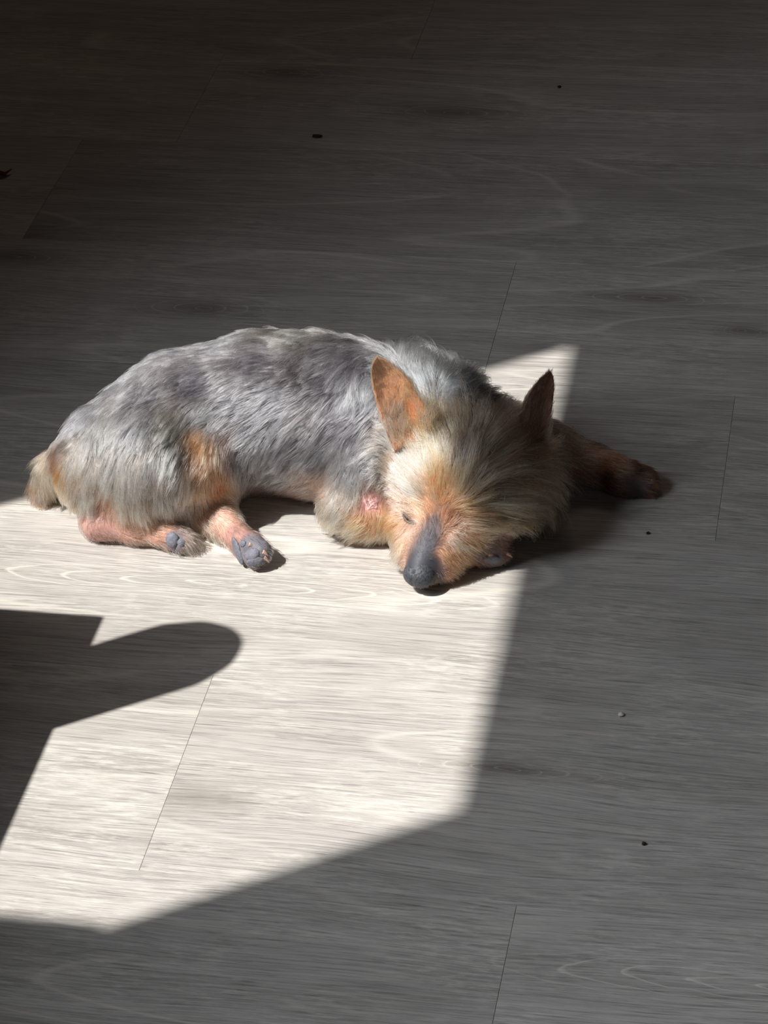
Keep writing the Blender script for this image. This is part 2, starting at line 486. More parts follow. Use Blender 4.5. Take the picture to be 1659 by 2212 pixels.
# guide tufts: x y z, growth direction, length mm, lift, hair r g b, density, skin r g b, 1 = on an ear
GUIDES = [  # right side of head: window light put into the hair colours
    [-0.1761, -0.0222, 0.0755, -0.613, -0.654, -0.443, 12, 0.15, 168, 168, 176, 1, 90, 86, 90, 0],
    [-0.1862, -0.0379, 0.0626, -0.567, -0.238, -0.788, 12, 0.15, 113, 97, 89, 1, 90, 86, 90, 0],
    [-0.1609, 0.0147, 0.0799, -0.729, -0.499, -0.469, 12, 0.12, 168, 168, 176, 1, 90, 86, 90, 0],
    [-0.1342, 0.0373, 0.0912, -0.907, -0.364, -0.211, 12, 0.12, 150, 150, 156, 1, 90, 86, 90, 0],
    [-0.131, -0.0136, 0.0916, -0.791, -0.528, -0.309, 12, 0.12, 125, 122, 126, 1, 90, 86, 90, 0],
    [-0.0922, 0.0418, 0.1004, -0.928, -0.321, -0.188, 12, 0.12, 150, 150, 155, 1, 90, 86, 90, 0],
    [-0.0974, -0.0049, 0.0957, -0.844, -0.491, -0.215, 12, 0.12, 105, 102, 108, 1, 90, 86, 90, 0],
    [-0.0591, 0.0133, 0.1051, -0.882, -0.463, -0.091, 12, 0.12, 105, 100, 105, 1, 90, 86, 90, 0],
    [-0.0402, 0.0439, 0.1041, -0.879, -0.457, 0.136, 14, 0.3, 170, 165, 155, 1, 90, 86, 90, 0],
    [-0.0326, 0.0084, 0.1025, -0.867, -0.455, -0.2, 13, 0.15, 86, 80, 82, 1, 90, 86, 90, 0],
    [-0.0101, 0.0234, 0.1056, -0.81, -0.586, 0.017, 14, 0.25, 120, 116, 120, 1, 90, 86, 90, 0],
    [-0.0059, 0.0003, 0.0982, -0.804, -0.521, -0.288, 15, 0.15, 88, 84, 88, 1, 90, 86, 90, 0],
    [0.0133, 0.017, 0.1036, -0.629, -0.773, -0.084, 16, 0.2, 100, 97, 102, 1, 90, 86, 90, 0],
    [0.0028, -0.0149, 0.0866, -0.765, -0.381, -0.52, 14, 0.15, 98, 95, 100, 1, 90, 86, 90, 0],
    [-0.0424, -0.0092, 0.0909, -0.879, -0.359, -0.313, 12, 0.12, 140, 140, 146, 1, 90, 86, 90, 0],
    [-0.0732, -0.0158, 0.0858, -0.84, -0.365, -0.401, 12, 0.12, 150, 150, 156, 1, 90, 86, 90, 0],
    [-0.0537, -0.0221, 0.0726, -0.819, -0.257, -0.514, 12, 0.12, 150, 152, 158, 1, 90, 86, 90, 0],
    [-0.0316, -0.024, 0.0643, -0.79, -0.122, -0.601, 13, 0.12, 125, 124, 130, 1, 90, 86, 90, 0],
    [-0.0091, -0.026, 0.0634, -0.707, -0.079, -0.703, 16, 0.15, 105, 104, 108, 1, 90, 86, 90, 0],
    [0.0135, -0.0241, 0.0786, -0.485, -0.483, -0.729, 18, 0.15, 95, 93, 98, 1, 90, 86, 90, 0],
    [-0.0641, -0.0273, 0.0492, -0.418, -0.056, -0.907, 12, 0.12, 158, 158, 164, 1, 90, 86, 90, 0],
    [-0.0436, -0.023, 0.0364, -0.81, 0.163, -0.563, 12, 0.12, 150, 146, 146, 1, 90, 86, 90, 0],
    [-0.0401, -0.0153, 0.0199, -0.807, 0.398, -0.437, 9, 0.1, 170, 131, 118, 1, 178, 134, 108, 0],
    [-0.0138, -0.0276, 0.0361, -0.753, 0.462, -0.468, 9, 0.1, 185, 136, 116, 1, 178, 134, 108, 0],
    [-0.0882, -0.0216, 0.0811, -0.623, -0.627, -0.468, 14, 0.15, 176, 178, 178, 1, 90, 86, 90, 0],
    [-0.1316, -0.0387, 0.0837, -0.467, -0.768, -0.438, 16, 0.15, 150, 150, 154, 1, 90, 86, 90, 0],
    [-0.1579, -0.0397, 0.077, -0.271, -0.81, -0.52, 15, 0.15, 190, 186, 180, 1, 90, 86, 90, 0],
    [-0.1099, -0.0374, 0.0807, -0.242, -0.914, -0.327, 16, 0.25, 160, 158, 148, 1, 90, 86, 90, 0],
    [-0.176, -0.0525, 0.0581, -0.255, -0.418, -0.872, 12, 0.15, 220, 187, 156, 1, 90, 86, 90, 0],
    [-0.1652, -0.0602, 0.049, 0.044, -0.26, -0.965, 14, 0.12, 239, 206, 175, 1, 178, 134, 108, 0],
    [-0.1685, -0.0607, 0.034, 0.015, 0.058, -0.998, 14, 0.12, 239, 206, 175, 1, 178, 134, 108, 0],
    [-0.1449, -0.0585, 0.0606, -0.171, -0.383, -0.908, 20, 0.15, 237, 210, 185, 1, 90, 86, 90, 0],
    [-0.1187, -0.0595, 0.0632, -0.159, -0.455, -0.876, 20, 0.15, 225, 204, 189, 1, 90, 86, 90, 0],
    [-0.1354, -0.0641, 0.0463, -0.04, -0.073, -0.997, 20, 0.15, 247, 214, 181, 1, 178, 134, 108, 0],
    [-0.1167, -0.063, 0.0433, -0.06, 0.032, -0.998, 20, 0.15, 241, 214, 187, 1, 178, 134, 108, 0],
    [-0.1047, -0.0498, 0.0688, -0.467, -0.733, -0.494, 18, 0.2, 175, 176, 172, 1, 90, 86, 90, 0],
    [-0.1004, -0.0565, 0.0475, -0.385, -0.192, -0.903, 16, 0.2, 233, 206, 179, 1, 178, 134, 108, 0],
    [-0.1515, -0.0626, 0.0365, -0.213, 0.009, -0.977, 7, 0.15, 211, 146, 110, 0.75, 198, 150, 130, 0],
    [-0.0916, -0.0376, 0.0709, 0.031, -0.832, -0.554, 9, 0.2, 233, 165, 113, 1, 178, 134, 108, 0],
    [-0.0873, -0.0473, 0.0573, -0.148, -0.516, -0.844, 9, 0.2, 214, 156, 118, 1, 178, 134, 108, 0],
    [-0.0923, -0.0528, 0.0418, -0.42, -0.079, -0.904, 9, 0.25, 214, 156, 118, 1, 178, 134, 108, 0],
    [-0.0802, -0.0438, 0.0403, -0.01, 0.156, -0.988, 8, 0.15, 202, 109, 65, 1, 178, 134, 108, 0],
    [-0.1016, -0.0533, 0.0282, 0.068, 0.368, -0.927, 14, 0.3, 239, 206, 175, 1, 178, 134, 108, 0],
    [-0.1246, -0.0633, 0.0296, 0.261, 0.189, -0.947, 12, 0.3, 247, 185, 138, 0.7, 198, 150, 136, 0],
    [-0.1626, -0.0647, 0.02, -0.673, -0.342, -0.655, 3, 0.1, 196, 156, 146, 0.35, 188, 148, 138, 0],
    [-0.1579, -0.0672, 0.0125, 0.937, 0.047, -0.346, 3, 0.1, 196, 146, 133, 0.35, 180, 138, 128, 0],
    [-0.135, -0.0659, 0.0172, 0.995, 0.053, -0.081, 5, 0.15, 218, 156, 116, 0.6, 196, 150, 134, 0],
    [-0.1154, -0.0671, 0.0158, 0.99, -0.116, -0.075, 6, 0.2, 242, 165, 118, 0.6, 205, 150, 130, 0],
    [-0.0937, -0.0515, 0.0141, 0.796, -0.284, -0.534, 8, 0.25, 247, 185, 138, 0.9, 198, 150, 136, 0],
    [-0.0894, -0.0472, 0.0021, 0.975, -0.142, -0.171, 9, 0.3, 242, 194, 148, 0.9, 198, 150, 136, 0],
    [-0.0763, -0.0541, 0.0212, 0.735, -0.623, -0.266, 4, 0.15, 229, 177, 150, 0.5, 206, 162, 144, 0],
    [-0.0739, -0.0431, 0.0232, 0.867, -0.063, -0.494, 6, 0.25, 233, 179, 138, 0.9, 178, 134, 108, 0],
    [-0.0633, -0.0695, 0.0179, 0.671, -0.707, -0.223, 4, 0.15, 196, 136, 113, 0.35, 170, 130, 120, 0],
    [-0.0552, -0.0774, 0.0166, 0.698, -0.629, -0.342, 2, 0.1, 120, 105, 105, 0.12, 112, 110, 118, 0],
    [-0.0451, -0.0804, 0.0158, 0.807, -0.292, -0.513, 3, 0.2, 206, 156, 128, 0.3, 105, 104, 112, 0],
    [-0.1058, -0.0711, 0.0118, 0.689, -0.381, -0.617, 2, 0.1, 120, 110, 112, 0.12, 118, 118, 126, 0],
    [-0.0975, -0.0699, 0.0108, 0.6, -0.208, -0.773, 9, 0.3, 239, 206, 175, 0.7, 150, 130, 120, 0],
    [-0.2053, -0.0268, 0.0309, -0.202, -0.137, -0.97, 16, 0.12, 229, 185, 148, 1, 178, 134, 108, 0],
    [-0.1885, -0.0474, 0.0481, -0.203, -0.124, -0.971, 14, 0.12, 232, 131, 79, 1, 178, 134, 108, 0],
    [-0.2117, -0.0245, 0.0133, -0.087, -0.325, -0.942, 12, 0.1, 124, 101, 91, 1, 90, 86, 90, 0],
    [-0.2063, -0.0244, 0.0156, -0.165, 0.279, -0.946, 14, 0.1, 242, 165, 108, 1, 178, 134, 108, 0],
    [0.0127, 0.0027, 0.0998, -0.408, -0.839, -0.36, 18, 0.18, 165, 168, 174, 1, 90, 86, 90, 0],
    [0.0417, 0.0337, 0.0987, -0.146, 0.96, -0.237, 20, 0.5, 180, 182, 186, 1, 90, 86, 90, 0],
    [0.0581, 0.0434, 0.0885, -0.812, 0.581, -0.06, 22, 0.6, 195, 198, 200, 1, 90, 86, 90, 0],
    [0.0586, -0.001, 0.0941, -0.744, 0.595, 0.305, 18, 0.25, 185, 192, 198, 1, 90, 86, 90, 0],
    [0.0693, -0.0002, 0.0925, 0.985, 0.014, -0.173, 20, 0.3, 175, 184, 190, 1, 90, 86, 90, 0],
    [0.0815, 0.0195, 0.0881, 0.054, 0.966, -0.255, 20, 0.5, 130, 134, 138, 1, 90, 86, 90, 0],
    [0.0942, -0.0014, 0.0876, 0.393, 0.873, -0.288, 18, 0.3, 72, 72, 76, 1, 90, 86, 90, 0],
    [0.1055, -0.0055, 0.0819, 0.091, 0.972, -0.218, 20, 0.6, 196, 175, 158, 1, 90, 86, 90, 0],
    [0.0176, -0.0081, 0.0942, -0.474, -0.718, -0.51, 16, 0.15, 120, 120, 126, 1, 90, 86, 90, 0],
    [0.0114, -0.0349, 0.0598, -0.385, -0.199, -0.901, 16, 0.15, 150, 152, 156, 1, 90, 86, 90, 0],
    [0.0279, -0.0383, 0.0632, -0.294, -0.325, -0.899, 16, 0.2, 165, 165, 168, 1, 90, 86, 90, 0],
    [0.0135, -0.0427, 0.0429, -0.294, -0.327, -0.898, 14, 0.2, 202, 181, 158, 1, 90, 86, 90, 0],
    [0.0041, -0.046, 0.0331, -0.549, -0.265, -0.792, 12, 0.2, 239, 206, 175, 1, 178, 134, 108, 0],
    [0.0248, -0.0425, 0.0492, 0.09, -0.249, -0.964, 10, 0.2, 154, 122, 106, 1, 90, 86, 90, 0],
    [0.0255, -0.0453, 0.0362, 0.004, -0.296, -0.955, 1.5, 0.1, 247, 194, 187, 0.06, 240, 172, 170, 0],
    [0.0339, -0.0466, 0.0302, -0.328, -0.31, -0.892, 9, 0.15, 239, 156, 97, 1, 178, 134, 108, 0],
    [0.0217, -0.0508, 0.0227, -0.838, -0.201, -0.507, 10, 0.2, 245, 171, 114, 1, 178, 134, 108, 0],
    [0.0154, -0.0499, 0.0261, -0.72, -0.105, -0.686, 8, 0.15, 243, 165, 108, 1, 178, 134, 108, 0],
    [0.0263, -0.0491, 0.0264, -0.362, -0.388, -0.848, 8, 0.15, 241, 157, 100, 1, 178, 134, 108, 0],
    [0.0423, -0.0583, 0.0297, -0.601, 0.143, -0.786, 9, 0.15, 239, 148, 91, 1, 178, 134, 108, 0],
    [0.0087, -0.0495, 0.0208, -0.892, 0.266, -0.365, 12, 0.2, 242, 199, 158, 1, 178, 134, 108, 0],
    [0.0399, -0.0351, 0.0767, -0.365, 0.32, 0.875, 12, 0.2, 220, 183, 144, 1, 178, 134, 108, 1],
    [0.0405, -0.0396, 0.0614, -0.76, 0.424, 0.493, 12, 0.2, 233, 196, 158, 1, 178, 134, 108, 0],
    [0.0505, -0.0424, 0.064, -0.687, 0.727, 0.004, 20, 0.22, 255, 229, 205, 1, 178, 134, 108, 0],
    [0.0575, -0.036, 0.073, -0.534, 0.839, 0.104, 26, 0.3, 253, 218, 185, 1, 178, 134, 108, 0],
    [0.0667, -0.0322, 0.0857, -0.054, 0.101, 0.993, 24, 0.4, 196, 154, 112, 1, 178, 134, 108, 1],
    [0.0811, -0.0265, 0.0866, -0.149, 0.909, 0.389, 22, 0.4, 186, 152, 120, 1, 178, 134, 108, 0],
    [0.0728, -0.0533, 0.0729, -0.387, 0.786, 0.483, 26, 0.3, 231, 185, 140, 1, 178, 134, 108, 0],
    [0.0756, -0.0634, 0.0618, -0.248, 0.496, 0.832, 16, 0.2, 214, 136, 87, 1, 178, 134, 108, 0],
    [0.0607, -0.058, 0.0588, -0.683, 0.678, 0.272, 20, 0.22, 253, 222, 191, 1, 178, 134, 108, 0],
    [0.088, -0.0528, 0.0737, -0.025, 0.814, 0.58, 26, 0.3, 149, 134, 122, 1, 90, 86, 90, 0],
    [0.098, -0.038, 0.0773, 0.373, 0.895, 0.245, 28, 0.4, 186, 147, 116, 1, 178, 134, 108, 0],
    [0.1084, -0.0153, 0.0793, 0.128, 0.992, -0.006, 24, 0.5, 174, 132, 102, 1, 178, 134, 108, 0],
    [0.0863, -0.0632, 0.0625, 0.271, 0.499, 0.823, 24, 0.25, 228, 171, 125, 1, 178, 134, 108, 0],
    [0.0963, -0.0588, 0.0638, 0.614, 0.652, 0.445, 30, 0.3, 212, 164, 125, 1, 178, 134, 108, 0],
    [0.1066, -0.0468, 0.0655, 0.551, 0.833, -0.041, 34, 0.4, 205, 160, 122, 1, 178, 134, 108, 0],
    [0.1185, -0.0243, 0.0603, 0.368, 0.859, -0.355, 32, 0.4, 174, 129, 96, 1, 178, 134, 108, 0],
    [0.1053, -0.0607, 0.053, 0.9, 0.432, -0.056, 34, 0.35, 218, 171, 129, 1, 178, 134, 108, 0],
    [0.1212, -0.044, 0.0537, 0.709, 0.43, -0.558, 36, 0.4, 196, 147, 109, 1, 178, 134, 108, 0],
    [0.1197, -0.0564, 0.0437, 0.695, 0.358, -0.623, 24, 0.3, 198, 147, 106, 1, 178, 134, 108, 0],
    [0.1279, -0.0272, 0.0482, 0.496, 0.382, -0.78, 34, 0.35, 186, 136, 98, 1, 178, 134, 108, 0],
    [0.103, -0.0676, 0.0411, 0.958, 0.263, -0.11, 18, 0.3, 226, 167, 120, 1, 178, 134, 108, 0],
    [0.0881, -0.0676, 0.051, 0.912, 0.276, 0.304, 18, 0.22, 238, 150, 96, 1, 178, 134, 108, 0],
    [0.0808, -0.071, 0.0454, 0.11, 0.542, 0.833, 10, 0.2, 154, 109, 87, 1, 178, 134, 108, 0],
    [0.0733, -0.0727, 0.043, -0.187, 0.671, 0.718, 8, 0.15, 101, 82, 77, 1, 90, 86, 90, 0],
    [0.0647, -0.0661, 0.0462, -0.598, 0.682, 0.421, 9, 0.15, 229, 157, 110, 1, 178, 134, 108, 0],
    [0.0514, -0.0557, 0.0454, -0.723, 0.655, 0.219, 10, 0.18, 247, 206, 167, 1, 178, 134, 108, 0],
    [0.0466, -0.0535, 0.0398, -0.735, 0.677, -0.047, 8, 0.15, 251, 214, 179, 0.9, 178, 134, 108, 0],
    [0.0452, -0.0601, 0.0312, -0.737, 0.164, -0.656, 8, 0.15, 229, 152, 102, 1, 178, 134, 108, 0],
    [0.0568, -0.0684, 0.0342, -0.42, -0.301, -0.856, 6, 0.1, 247, 208, 173, 1, 178, 134, 108, 0],
    [0.0507, -0.0713, 0.0246, -0.409, -0.434, -0.802, 8, 0.12, 239, 171, 122, 1, 178, 134, 108, 0],
    [0.0473, -0.0767, 0.0131, -0.356, 0.446, -0.821, 9, 0.15, 247, 210, 181, 1, 178, 134, 108, 0],
    [0.0525, -0.0815, 0.0114, -0.345, 0.478, -0.808, 4, 0.1, 237, 194, 167, 0.6, 178, 134, 108, 0],
    [0.0709, -0.0781, 0.0367, -0.203, 0.691, 0.694, 5, 0.1, 112, 98, 98, 0.8, 84, 80, 86, 0],
    [0.0699, -0.0823, 0.0322, -0.209, 0.723, 0.659, 2.5, 0.1, 100, 94, 98, 0.45, 78, 78, 86, 0],
    [0.0676, -0.0882, 0.027, -0.203, 0.692, 0.693, 1.4, 0.06, 86, 86, 94, 0.15, 70, 72, 80, 0],
    [0.0669, -0.0936, 0.0226, -0.128, 0.837, 0.532, 1, 0.05, 80, 80, 88, 0.0, 64, 66, 74, 0],
    [0.0608, -0.0941, 0.0213, -0.127, 0.831, 0.542, 1, 0.05, 80, 80, 88, 0.0, 64, 66, 74, 0],
    [0.0738, -0.0896, 0.0229, 0.774, 0.051, -0.631, 1, 0.1, 60, 56, 60, 0.0, 56, 56, 62, 0],
    [0.0658, -0.0975, 0.0187, -0.05, 0.513, 0.857, 1, 0.05, 80, 80, 88, 0.0, 56, 58, 64, 0],
    [0.0724, -0.0949, 0.0173, 0.601, 0.315, -0.735, 1, 0.1, 60, 56, 60, 0.0, 50, 50, 56, 0],
    [0.0859, -0.0764, 0.0348, 0.682, -0.096, -0.725, 11, 0.25, 247, 208, 169, 1, 178, 134, 108, 0],
    [0.0958, -0.073, 0.0294, 0.821, 0.366, -0.437, 12, 0.25, 218, 160, 116, 1, 178, 134, 108, 0],
    [0.0942, -0.0752, 0.0178, 0.411, 0.482, -0.773, 8, 0.2, 196, 119, 78, 1, 178, 134, 108, 0],
    [0.0805, -0.083, 0.0261, 0.438, -0.227, -0.87, 9, 0.2, 202, 126, 83, 1, 178, 134, 108, 0],
    [0.085, -0.0857, 0.0115, 0.22, 0.405, -0.887, 8, 0.15, 187, 122, 85, 1, 178, 134, 108, 0],
    [0.0786, -0.0899, 0.0111, 0.162, 0.291, -0.943, 4, 0.1, 124, 86, 69, 0.6, 90, 86, 90, 0],
    [0.1399, 0.0401, 0.0319, 0.853, 0.068, -0.518, 12, 0.2, 220, 173, 134, 1, 178, 134, 108, 0],
    [0.1335, 0.0322, 0.0234, 0.629, 0.22, -0.746, 18, 0.3, 247, 208, 175, 1, 178, 134, 108, 0],
    [0.1469, 0.0398, 0.0269, 0.906, 0.13, -0.402, 9, 0.15, 194, 148, 120, 1, 178, 134, 108, 0],
    [0.1536, 0.0367, 0.018, 0.928, -0.091, -0.361, 9, 0.15, 194, 148, 120, 1, 178, 134, 108, 0],
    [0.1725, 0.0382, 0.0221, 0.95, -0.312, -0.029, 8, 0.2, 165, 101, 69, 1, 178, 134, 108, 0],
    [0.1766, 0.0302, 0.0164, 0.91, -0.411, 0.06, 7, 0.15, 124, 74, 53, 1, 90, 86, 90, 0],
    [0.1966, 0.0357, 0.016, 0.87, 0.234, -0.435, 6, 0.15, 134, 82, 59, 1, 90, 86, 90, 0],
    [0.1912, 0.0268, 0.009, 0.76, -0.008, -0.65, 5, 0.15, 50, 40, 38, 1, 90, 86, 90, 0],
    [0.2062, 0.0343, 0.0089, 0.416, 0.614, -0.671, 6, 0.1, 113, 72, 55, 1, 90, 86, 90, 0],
    [0.1084, -0.0667, 0.0222, 0.72, 0.462, -0.519, 5, 0.15, 93, 60, 49, 0.9, 90, 86, 90, 0],
    [0.1012, -0.0699, 0.0201, 0.696, 0.484, -0.531, 5, 0.15, 93, 60, 49, 0.9, 90, 86, 90, 0],
    [0.0969, -0.0727, 0.0181, 0.469, 0.591, -0.656, 5, 0.15, 113, 72, 55, 0.9, 90, 86, 90, 0],
    [0.1164, -0.0597, 0.0155, 0.501, 0.648, -0.573, 4, 0.1, 154, 105, 87, 0.7, 130, 96, 84, 0],
    [0.111, -0.0649, 0.0136, 0.712, 0.298, -0.636, 2, 0.1, 80, 70, 72, 0.1, 120, 115, 120, 0],
    [0.0303, -0.0253, 0.1274, -0.162, -0.092, 0.982, 4, 0.1, 243, 163, 110, 0.7, 204, 156, 122, 1],
    [0.0401, -0.0232, 0.1124, -0.21, 0.041, 0.977, 4, 0.1, 239, 159, 108, 0.8, 198, 148, 116, 1],
    [0.0313, -0.0261, 0.1102, -0.217, 0.061, 0.974, 6, 0.2, 247, 185, 140, 0.9, 198, 148, 116, 1],
    [0.0364, -0.0255, 0.1029, -0.165, 0.176, 0.97, 8, 0.2, 233, 185, 146, 0.9, 198, 148, 116, 1],
    [0.0522, -0.0249, 0.0999, -0.156, 0.145, 0.977, 7, 0.2, 222, 138, 93, 0.9, 190, 130, 100, 1],
    [0.0399, -0.0276, 0.0918, -0.113, 0.298, 0.948, 9, 0.15, 239, 202, 169, 1, 178, 134, 108, 1],
    [0.0551, -0.0277, 0.0857, -0.181, 0.233, 0.956, 9, 0.25, 220, 146, 97, 1, 178, 134, 108, 1],
    [0.0492, -0.0238, 0.1063, 0.045, 0.047, 0.998, 8, 0.25, 237, 175, 118, 0.9, 178, 134, 108, 1],
    [0.1377, 0.0096, 0.1016, 0.206, 0.09, 0.974, 4, 0.1, 144, 101, 83, 0.8, 145, 104, 86, 1],
    [0.1348, 0.0065, 0.0853, 0.184, 0.288, 0.94, 5, 0.12, 144, 101, 81, 0.9, 142, 100, 82, 1],
    [0.1307, 0.0008, 0.0722, 0.075, 0.392, 0.917, 10, 0.2, 154, 111, 87, 1, 178, 134, 108, 1],
    [0.1094, -0.0114, 0.0787, -0.056, 0.996, 0.062, 22, 0.4, 181, 140, 110, 1, 178, 134, 108, 0],
    [0.1285, -0.0081, 0.0557, 0.73, 0.488, 0.479, 18, 0.25, 165, 119, 91, 1, 178, 134, 108, 1]]
MARKS = {"eye_a": [[0.0475, -0.0552, 0.0384], [-0.621, -0.639, 0.454]], "eye_b": [[0.0528, -0.0611, 0.0366], [-0.514, -0.691, 0.508]], "eye_c": [[0.0599, -0.0692, 0.0377], [-0.664, -0.472, 0.58]], "sore": [[0.0255, -0.0453, 0.0362], [0.088, -0.951, 0.295]], "nose": [[0.0659, -0.098, 0.0179], [0.162, -0.912, 0.377]], "claw1": [[-0.0415, -0.0795, 0.0154], [0.531, -0.667, 0.523]], "claw2": [[-0.0456, -0.0774, 0.0181], [-0.034, -0.496, 0.868]]}
PADS = [[[-0.0615, -0.0755, 0.0109], [-0.6915, -0.705, 0.1576], [0.5923, -0.4285, 0.6823], 0.00373, 0.01], [[-0.05, -0.0816, 0.0136], [-0.1918, -0.6213, 0.7597], [0.9403, 0.1054, 0.3236], 0.00529, 0.00416], [[-0.0475, -0.0843, 0.0097], [0.1607, -0.9586, 0.2352], [0.9593, 0.2077, 0.1912], 0.00529, 0.00335], [[-0.0575, -0.0753, 0.0172], [-0.5146, -0.6198, 0.5924], [0.8515, -0.2886, 0.4377], 0.0028, 0.00251], [[-0.1078, -0.0705, 0.0127], [-0.0579, -0.8314, 0.5526], [0.9966, -0.0152, 0.0815], 0.00435, 0.00545], [[-0.1016, -0.0712, 0.0114], [0.2363, -0.7202, 0.6523], [0.9682, 0.2312, -0.0955], 0.00249, 0.00282], [[0.1086, -0.0659, 0.0111], [0.2718, -0.9614, -0.0426], [0.9605, 0.2737, -0.0493], 0.00498, 0.00353], [[0.1004, -0.0684, 0.0138], [0.4441, -0.8364, -0.3213], [0.8894, 0.4549, 0.0452], 0.00342, 0.00497]]
CLAWS = [[[-0.0516, -0.0772, 0.0179], [0.9263, 0.0526, -0.3732], 0.00435], [[-0.0417, -0.0801, 0.0147], [0.8978, -0.0064, -0.4405], 0.00466], [[-0.041, -0.0809, 0.0104], [0.8468, -0.0858, -0.5249], 0.00498], [[0.1078, -0.0661, 0.0153], [0.9561, 0.243, -0.1635], 0.00404], [[0.1186, -0.0587, 0.0112], [0.9194, 0.0305, -0.3922], 0.00498], [[0.204, 0.0341, 0.0119], [0.8816, -0.0342, -0.4708], 0.00373], [[0.2069, 0.0355, 0.008], [0.8978, -0.0064, -0.4405], 0.00373]]
CRUMBS = [[0.2088, -0.202, 0.0], [0.2061, -0.0106, 0.0], [0.2345, -0.3148, 0.0], [-0.1383, 0.5462, 0.0], [-0.3943, 0.4522, 0.0], [0.0591, 0.659, 0.0]]
BLOCKER_POS = (-0.4142, -0.4030)
NOSE = [[0.0645, -0.0913, 0.0128], [0.0685, -0.081, 0.0255]]

# ---------------------------------------------------------------- dog surface
def seg_dist(P, a, b, ra, rb):
    ab = b - a
    L2 = max(float(ab @ ab), 1e-12)
    t = np.clip((P - a) @ ab / L2, 0, 1)
    return np.linalg.norm(P - (a + t[:, None] * ab), axis=1) - (ra + (rb - ra) * t)


def sdf(P, prims):
    """smooth union of tapered capsules; every row is ax ay az ra bx by bz rb k"""
    out = None
    ks = sorted({p[8] for p in prims}, reverse=True)
    for k in ks:
        D = np.stack([seg_dist(P, np.array(p[0:3]), np.array(p[4:7]), p[3], p[7]) for p in prims if p[8] == k])
        m = D.min(0)
        d = m - k * np.log(np.exp(-(D - m) / k).sum(0))
        if out is None:
            out = d
        else:
            m = np.minimum(out, d)
            out = m - k * np.log(np.exp(-(out - m) / k) + np.exp(-(d - m) / k))
    return out


def sdf_grad(P, prims, e=0.0004):
    d0 = sdf(P, prims)
    g = np.stack([sdf(P + np.eye(3)[i] * e, prims) - d0 for i in range(3)], 1) / e
    n = np.linalg.norm(g, axis=1, keepdims=True)
    return d0, g / np.maximum(n, 1e-9)


def grow_surface(name, prims, voxel):
    """the union of the limbs as one continuous skin"""
    bm = bmesh.new()
    for p in prims:
        a, b = Vector(p[0:3]), Vector(p[4:7])
        n = max(2, int((b - a).length / (min(p[3], p[7]) * 0.6)) + 1)
        for i in range(n):
            t = i / (n - 1)
            r = p[3] + (p[7] - p[3]) * t
            bmesh.ops.create_icosphere(bm, subdivisions=3 if r > .02 else 2, radius=r,
                                       matrix=Matrix.Translation(a.lerp(b, t)))
    me = bpy.data.meshes.new(name)
    bm.to_mesh(me)
    bm.free()
    tmp = bpy.data.objects.new(name, me)
    bpy.context.scene.collection.objects.link(tmp)
    m = tmp.modifiers.new('r', 'REMESH')
    m.mode = 'VOXEL'
    m.voxel_size = voxel
    s = tmp.modifiers.new('s', 'SMOOTH')
    s.factor = 0.5
    s.iterations = 4
    dg = bpy.context.evaluated_depsgraph_get()
    out = bpy.data.meshes.new_from_object(tmp.evaluated_get(dg))
    bpy.data.objects.remove(tmp)
    bpy.data.meshes.remove(me)
    n = len(out.vertices)
    co = np.empty(n * 3, np.float32)
    out.vertices.foreach_get('co', co)
    co = co.reshape(-1, 3).astype(float)
    for _ in range(4):
        d, g = sdf_grad(co, prims)
        co -= g * np.clip(d, -.004, .004)[:, None]
    co[:, 2] = np.maximum(co[:, 2], 0.0006)
    out.vertices.foreach_set('co', co.astype(np.float32).ravel())
    out.update()
    return out, co


def ear_geometry(e):
    """cupped leaf-shaped ear flap: e = base, tip, side vector, width, cup, thickness"""
    base, tip, side = (np.array(v, float) for v in e[:3])
    width, cup, thick = e[3:6]
    ax = tip - base
    L = np.linalg.norm(ax)
    ax = ax / L
    side = side - ax * (side @ ax)
    side /= np.linalg.norm(side)
    nrm = np.cross(side, ax)
    V, F = [], []
    NU, NV = 22, 14
    for s in (0, 1):
        for i in range(NU + 1):
            u = i / NU
            w = width * (1 - u) ** 0.62 * (0.80 + 0.75 * u) * 0.5 / 0.66
            if u > .97:
                w = max(w, width * .03)
            for j in range(NV + 1):
                v = j / NV * 2 - 1
                c = cup * (v * v) * (1 - .55 * u)
                th = thick * (1 - .5 * u) * (1 - .6 * abs(v) ** 3)
                p = base + ax * L * u + side * v * w * (1 - .12 * v * v) + nrm * (c + (th if s else 0) - .006 * np.sin(u * 2.6))
                V.append(p)
    S = (NU + 1) * (NV + 1)
    idx = lambda s, i, j: s * S + i * (NV + 1) + j
    for i in range(NU):
        for j in range(NV):
            F.append((idx(0, i, j), idx(0, i + 1, j), idx(0, i + 1, j + 1), idx(0, i, j + 1)))
            F.append((idx(1, i, j), idx(1, i, j + 1), idx(1, i + 1, j + 1), idx(1, i + 1, j)))
        F.append((idx(0, i, 0), idx(1, i, 0), idx(1, i + 1, 0), idx(0, i + 1, 0)))
        F.append((idx(0, i, NV), idx(0, i + 1, NV), idx(1, i + 1, NV), idx(1, i, NV)))
    for j in range(NV):
        F.append((idx(0, NU, j), idx(1, NU, j), idx(1, NU, j + 1), idx(0, NU, j + 1)))
        F.append((idx(0, 0, j), idx(0, 0, j + 1), idx(1, 0, j + 1), idx(1, 0, j)))
    return np.array(V), F


